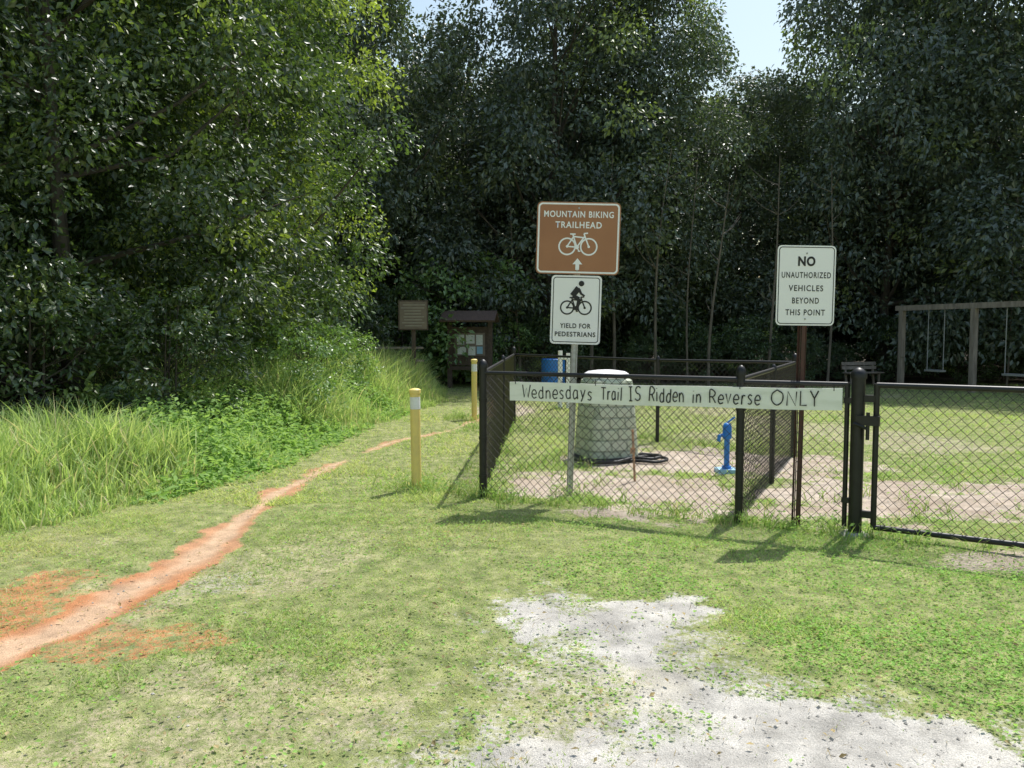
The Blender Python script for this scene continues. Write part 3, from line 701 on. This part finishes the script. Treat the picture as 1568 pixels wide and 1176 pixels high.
# brush-painted letters: single-stroke skeletons
ST = {
 'W': [[(0, 1), (.25, 0), (.5, .75), (.75, 0), (1, 1)]], 'e': [[(.08, .34), (.9, .36), (.8, .62), (.45, .7), (.1, .5), (.1, .18), (.45, 0), (.92, .1)]],
 'd': [[(.85, 1), (.85, 0)], [(.85, .55), (.45, .68), (.08, .4), (.2, .06), (.6, 0), (.85, .15)]], 'n': [[(.12, .7), (.12, 0)], [(.12, .48), (.5, .7), (.85, .5), (.88, 0)]],
 's': [[(.85, .62), (.4, .7), (.15, .5), (.8, .22), (.6, 0), (.1, .05)]], 'a': [[(.85, .66), (.4, .7), (.08, .35), (.3, 0), (.8, .18)], [(.85, .7), (.88, 0)]],
 'y': [[(.1, .68), (.48, .12)], [(.9, .7), (.5, .1), (.2, -.2)]], 'T': [[(0, 1), (1, .98)], [(.5, 1), (.48, 0)]], 'r': [[(.2, .7), (.2, 0)], [(.2, .42), (.5, .68), (.9, .64)]],
 'i': [[(.5, .66), (.5, 0)], [(.46, .90), (.54, .94)]], 'l': [[(.5, 1), (.5, .0)]], 'I': [[(.5, 1), (.5, 0)], [(.1, 1), (.9, 1)], [(.1, 0), (.9, 0)]],
 'S': [[(.92, .88), (.5, 1), (.12, .78), (.3, .54), (.8, .42), (.88, .15), (.5, 0), (.05, .12)]], 'R': [[(.1, 0), (.1, 1), (.6, 1), (.9, .76), (.6, .5), (.1, .48)], [(.45, .5), (.95, 0)]],
 'v': [[(.05, .7), (.48, 0), (.92, .7)]], 'O': [[(.5, 1), (.1, .75), (.05, .3), (.45, 0), (.9, .25), (.95, .75), (.5, 1)]], 'N': [[(.08, 0), (.08, 1), (.9, 0), (.9, 1)]],
 'L': [[(.1, 1), (.1, 0), (.9, .02)]], 'Y': [[(0, 1), (.5, .5)], [(1, 1), (.5, .5), (.5, 0)]]}
WD = {'W': 1.15, 'i': .3, 'l': .3, 'I': .6, 'r': .6, 'T': .85, 'O': 1.15, 'N': 1.0, 'S': .85, 'R': .9, 's': .65}
mb = MB(); stp = Stamp(mb, 0, -.0015)
def spline(P, k=4):
    out = []
    for i in range(len(P) - 1):
        p0 = P[max(i - 1, 0)]; p1 = P[i]; p2 = P[i + 1]; p3 = P[min(i + 2, len(P) - 1)]
        for j in range(k):
            t_ = j / k
            out.append(tuple(.5 * (2 * b1 + (c1 - a1) * t_ + (2 * a1 - 5 * b1 + 4 * c1 - d1) * t_ ** 2 + (3 * b1 - a1 - 3 * c1 + d1) * t_ ** 3) for a1, b1, c1, d1 in zip(p0, p1, p2, p3)))
    return out + [P[-1]]
def handword(body, f0, f1, h, w=.0095):
    gap = .26; tot = sum(WD.get(c, .75) for c in body) + gap * (len(body) - 1)
    s = (f1 - f0) * Lb / tot; x = -Lb / 2 + f0 * Lb
    for ch in body:
        cw = WD.get(ch, .75) * s; jz = random.uniform(-.004, .004); hs = h * random.uniform(.93, 1.05); sh = random.uniform(-.03, .08)
        for path in ST[ch]:
            round_ = ch in 'easdnrySRO' and len(path) > 2
            pts = spline(path) if round_ else path
            q = [(x + a_ * cw + sh * c_ * hs, -.055 + jz + c_ * hs) for a_, c_ in pts]
            yy = stp.nx(); n_ = len(q); b0 = len(mb.V)
            for i in range(n_):
                dx = q[min(i + 1, n_ - 1)][0] - q[max(i - 1, 0)][0]; dz = q[min(i + 1, n_ - 1)][1] - q[max(i - 1, 0)][1]; l_ = math.hypot(dx, dz) or 1
                ww = w * (.5 + .06 * math.sin(i * 1.7 + x * 40))
                mb.V.append(Vector((q[i][0] - dz / l_ * ww, yy, q[i][1] + dx / l_ * ww))); mb.V.append(Vector((q[i][0] + dz / l_ * ww, yy, q[i][1] - dx / l_ * ww)))
            for i in range(n_ - 1): mb.F.append((b0 + 2 * i, b0 + 2 * i + 1, b0 + 2 * i + 3, b0 + 2 * i + 2)); mb.M.append(0)
        x += cw + gap * s
for wd, f0, f1, hh_ in [('Wednesdays', .045, .282, .106), ('Trail', .312, .378, .106), ('IS', .400, .437, .112), ('Ridden', .462, .568, .108), ('in', .592, .618, .10), ('Reverse', .642, .785, .106), ('ONLY', .815, .94, .112)]:
    handword(wd, f0, f1, hh_)
mb.build('painted_lettering', [M_ink], parent=RB)

# ------------------------------------------------------------ bollards
def bollard(x, y, h, tilt=0):
    mb = MB(); mb.loft((0, 0, 0), [(.048, -.1), (.048, h * .80)], 20); mb.loft((0, 0, 0), [(.0495, h * .80), (.0495, h * .92)], 20, m=1)
    mb.loft((0, 0, 0), [(.048, h * .92), (.048, h * .955), (.056, h * .957), (.056, h * .99), (.045, h), (.02, h + .006)], 20)
    return mb.build('yellow_bollard', [M_yel, M_bandw], True, loc=(x, y, GH(x, y)), rot=(0, tilt, 0))
bollard(-.914, 7.62, .96, math.radians(-.6)); bollard(-.66, 14.0, 1.06, 0)

# ------------------------------------------------------------ utility cover in the enclosure
UC = bpy.data.objects.new('utility_pump_cover', None); COL.objects.link(UC); UC.location = (1.13, 9.6, GH(1.1, 9.6)); UC.rotation_euler = (0, 0, .35)
mb = MB(); mb.loft((0, 0, 0), [(.325, .05), (.32, .12), (.295, .5), (.27, .88), (.257, .95), (.215, .985)], 48, 5)
mb.build('shell', [M_cover], True, parent=UC)
mb = MB(); mb.loft((0, 0, 0), [(.235, .975), (.245, 1.0), (.24, 1.03), (.2, 1.055), (.1, 1.07), (.02, 1.075)], 40, 3); mb.build('white_lid', [M_white], True, parent=UC)
mb = MB(); mb.loft((0, 0, 0), [(.39, -.03), (.39, .035), (.36, .055)], 40, 4)
mb.build('base_collar', [M_rubber], True, parent=UC)
mb = MB()
for j, (cx, cy, rr, z) in enumerate([(1.62, 9.35, .20, .03), (1.58, 9.4, .17, .055)]):
    mb.path([(cx + rr * math.cos(i * .21), cy + rr * math.sin(i * .21), z + GH(cx, cy) + .004 * math.sin(i)) for i in range(29)], [.018] * 29, 8, 0)
mb.path([(1.42, 9.35, .04), (1.2, 9.1, .03), (.9, 9.05, .03), (.72, 9.25, .04)], [.018] * 4, 8)
mb.build('coiled_hose', [M_rubber], True)
mb = MB(); mb.tube((1.26, 8.15, -.05), (1.23, 8.15, .52), .012, .012, 6); mb.box((1.235, 8.15, .30), (.05, .012, .06))
mb.build('marker_stake', [M_orange])
HY = MB(); x0, y0 = 2.33, 8.65; z0 = GH(x0, y0)
HY.box((x0, y0, z0 + .015), (.22, .2, .05), m=1); HY.loft((x0, y0, z0), [(.03, .03), (.03, .36), (.048, .37), (.048, .50), (.035, .53), (.015, .54)], 16)
HY.tube((x0, y0, z0 + .42), (x0 - .09, y0 - .03, z0 + .40), .018, n=10); HY.tube((x0 - .09, y0 - .03, z0 + .41), (x0 - .10, y0 - .033, z0 + .34), .02, n=10)
HY.tube((x0, y0, z0 + .54), (x0 + .08, y0, z0 + .60), .010, n=8); HY.loft((x0, y0, z0), [(.05, .04), (.05, .07)], 16)
HY.build('blue_yard_hydrant', [M_blue, M_lblue], True)

# ------------------------------------------------------------ distant furniture
K = bpy.data.objects.new('information_kiosk', None); COL.objects.link(K); kx, ky = -1.15, 22; K.location = (kx, ky, GH(kx, ky)); K.rotation_euler = (0, 0, -.12)
mb = MB()
for s in (-1, 1): mb.box((s * .56, 0, .9), (.12, .12, 2.0))
mb.box((0, 0, 1.15), (1.0, .07, 1.05)); mb.box((0, 0, .55), (1.0, .09, .10)); mb.build('frame', [M_dwood], parent=K)
mb = MB()
for s in (-1, 1): mb.box((0, s * .24, 1.96), (1.5, .56, .05), rx=-s * .5)
for s in (-1, 1):
    mb.V += [Vector((s * .62, -.42, 1.84)), Vector((s * .62, .42, 1.84)), Vector((s * .62, 0, 2.07))]; nV = len(mb.V); mb.F.append((nV - 3, nV - 2, nV - 1)); mb.M.append(0)
mb.build('roof', [M_roof], parent=K)
mb = MB(); mb.box((0, -.045, 1.2), (.84, .02, .62), m=0)
for (px_, pz_, w_, h_, m_) in [(-.25, 1.33, .2, .27, 1), (.02, 1.34, .24, .24, 1), (.27, 1.32, .18, .28, 1), (-.22, 1.03, .24, .2, 1), (.06, 1.02, .2, .24, 1), (.28, 1.04, .16, .2, 2)]:
    mb.box((px_, -.058, pz_), (w_, .004, h_), m=m_)
mb.build('notice_board', [M_tan, M_paper, M_lblue], parent=K)
R_ = bpy.data.objects.new('trail_rules_sign', None); COL.objects.link(R_); R_.location = (-2.33, 19, GH(-2.33, 19)); Rz = R_.location.z
mb = MB(); mb.box((0, .065, .8 - Rz / 2), (.09, .09, 1.75)); mb.box((0, 0, 1.92 - Rz), (.70, .03, .70)); mb.build('post_and_board', [M_dwood], parent=R_)
mb = MB()
for i in range(8): mb.box((random.uniform(-.02, .02), -.0205, 2.16 - Rz - i * .07), (random.uniform(.38, .56), .004, .018))
mb.build('lettering', [M_tantext], parent=R_)
mb = MB(); mb.box((0, -.017, 1.92 - Rz), (.64, .003, .64)); mb.build('face', [M_tan], parent=R_)
Tt = MB()
for i in range(4): Tt.box((0, -.27 + i * .18, .75), (1.6, .16, .04))
for s in (-1, 1):
    for k in (0, 1): Tt.box((0, s * (.62 + k * .13), .45), (1.6, .12, .04))
for sx_ in (-.6, .6):
    Tt.box((sx_, 0, .43), (.05, 1.5, .09)); Tt.box((sx_, .28, .37), (.05, .09, .84), rx=.4); Tt.box((sx_, -.28, .37), (.05, .09, .84), rx=-.4)
Tt.build('picnic_table', [M_wood], loc=(-3.0, 19.8, GH(-3.0, 19.8) + .12), rot=(0, 0, .15))
mb = MB(); mb.loft((0, 0, 0), [(.27, 0), (.29, .02), (.285, .28), (.297, .3), (.285, .32), (.285, .58), (.297, .6), (.285, .62), (.29, .87), (.27, .88), (.25, .80)], 28)
mb.build('blue_litter_barrel', [M_blue], True, loc=(1.0, 19.5, GH(1.0, 19.5)))
mb = MB(); mb.tube((0, 0, 0), (0, 0, 1.15), .045, n=12); mb.tube((.16, 0, 0), (.16, 0, 1.1), .04, n=12); mb.tube((0, 0, 1.0), (.16, 0, 1.0), .03, n=12)
mb.build('white_vent_pipe', [M_white], True, loc=(.96, 16.0, 0))
SW = MB(); p1 = Vector((10.9, 22.5, 0)); p2 = Vector((11.65, 20.3, 0)); p3 = Vector((12.4, 18.1, 0)); dirv = (p2 - p1).normalized(); ang = math.atan2(dirv.y, dirv.x)
for p in (p1, p2, p3): SW.box((p.x, p.y, 1.02), (.13, .13, 2.2), rz=ang)
c = (p1 + p3) / 2; SW.box((c.x, c.y, 2.19), ((p3 - p1).length + .4, .13, .14), rz=ang)
for base in (p1, p2):
    q = base + (p2 - p1) * .5
    for s in (-.26, .26):
        w_ = q + dirv * s; SW.tube((w_.x, w_.y, 2.12), (w_.x, w_.y, .52), .013, n=5, m=1)
    SW.box((q.x, q.y, .5), (.52, .2, .05), rz=ang, m=1)
SW.build('wooden_swing_set', [M_wood, M_chain, M_rubber])
mb = MB()
for i in range(3): mb.box((0, -.15 + i * .14, .45), (1.5, .12, .04))
for i in range(2): mb.box((0, .22 + i * .03, .62 + i * .15), (1.5, .035, .12), rx=-.2)
for s in (-.6, .6): mb.box((s, -.1, .22), (.06, .06, .44)); mb.box((s, .2, .38), (.06, .06, .8), rx=-.15); mb.box((s, .04, .41), (.05, .4, .05))
mb.build('park_bench', [M_wood], loc=(10.2, 23.3, GH(10.2, 23.3)), rot=(0, 0, .3), sc=(.8, .8, .8))

# ------------------------------------------------------------ light, sky, camera
EL = math.radians(61); AZ = math.radians(36)
sun = bpy.data.lights.new('sun', 'SUN'); sun.energy = 5.0; sun.angle = math.radians(.5); sun.color = (1, .97, .92)
so = bpy.data.objects.new('sun', sun); COL.objects.link(so)
dv = Vector((-math.sin(AZ) * math.cos(EL), -math.cos(AZ) * math.cos(EL), -math.sin(EL))); so.rotation_euler = dv.to_track_quat('-Z', 'Y').to_euler(); so.location = (10, 20, 30)
w = bpy.data.worlds.new('World'); scene.world = w; w.use_nodes = True
N = w.node_tree.nodes; L = w.node_tree.links
sk = N.new('ShaderNodeTexSky'); sk.sky_type = 'NISHITA'; sk.sun_disc = False; sk.sun_elevation = EL; sk.sun_rotation = AZ; sk.air_density = 1.9; sk.dust_density = 2.0; sk.ozone_density = 1.6
L.new(sk.outputs[0], N['Background'].inputs[0]); N['Background'].inputs[1].default_value = .15
cam = bpy.data.cameras.new('camera'); cam.sensor_width = 36; cam.lens = 28.24; cam.clip_end = 2000; cam.clip_start = .05
co = bpy.data.objects.new('camera', cam); COL.objects.link(co); co.location = (0, 0, 1.5); co.rotation_euler = (math.radians(90 - 3.63), 0, 0)
scene.camera = co
scene.view_settings.view_transform = 'Standard'; scene.view_settings.look = 'None'; scene.view_settings.exposure = 0
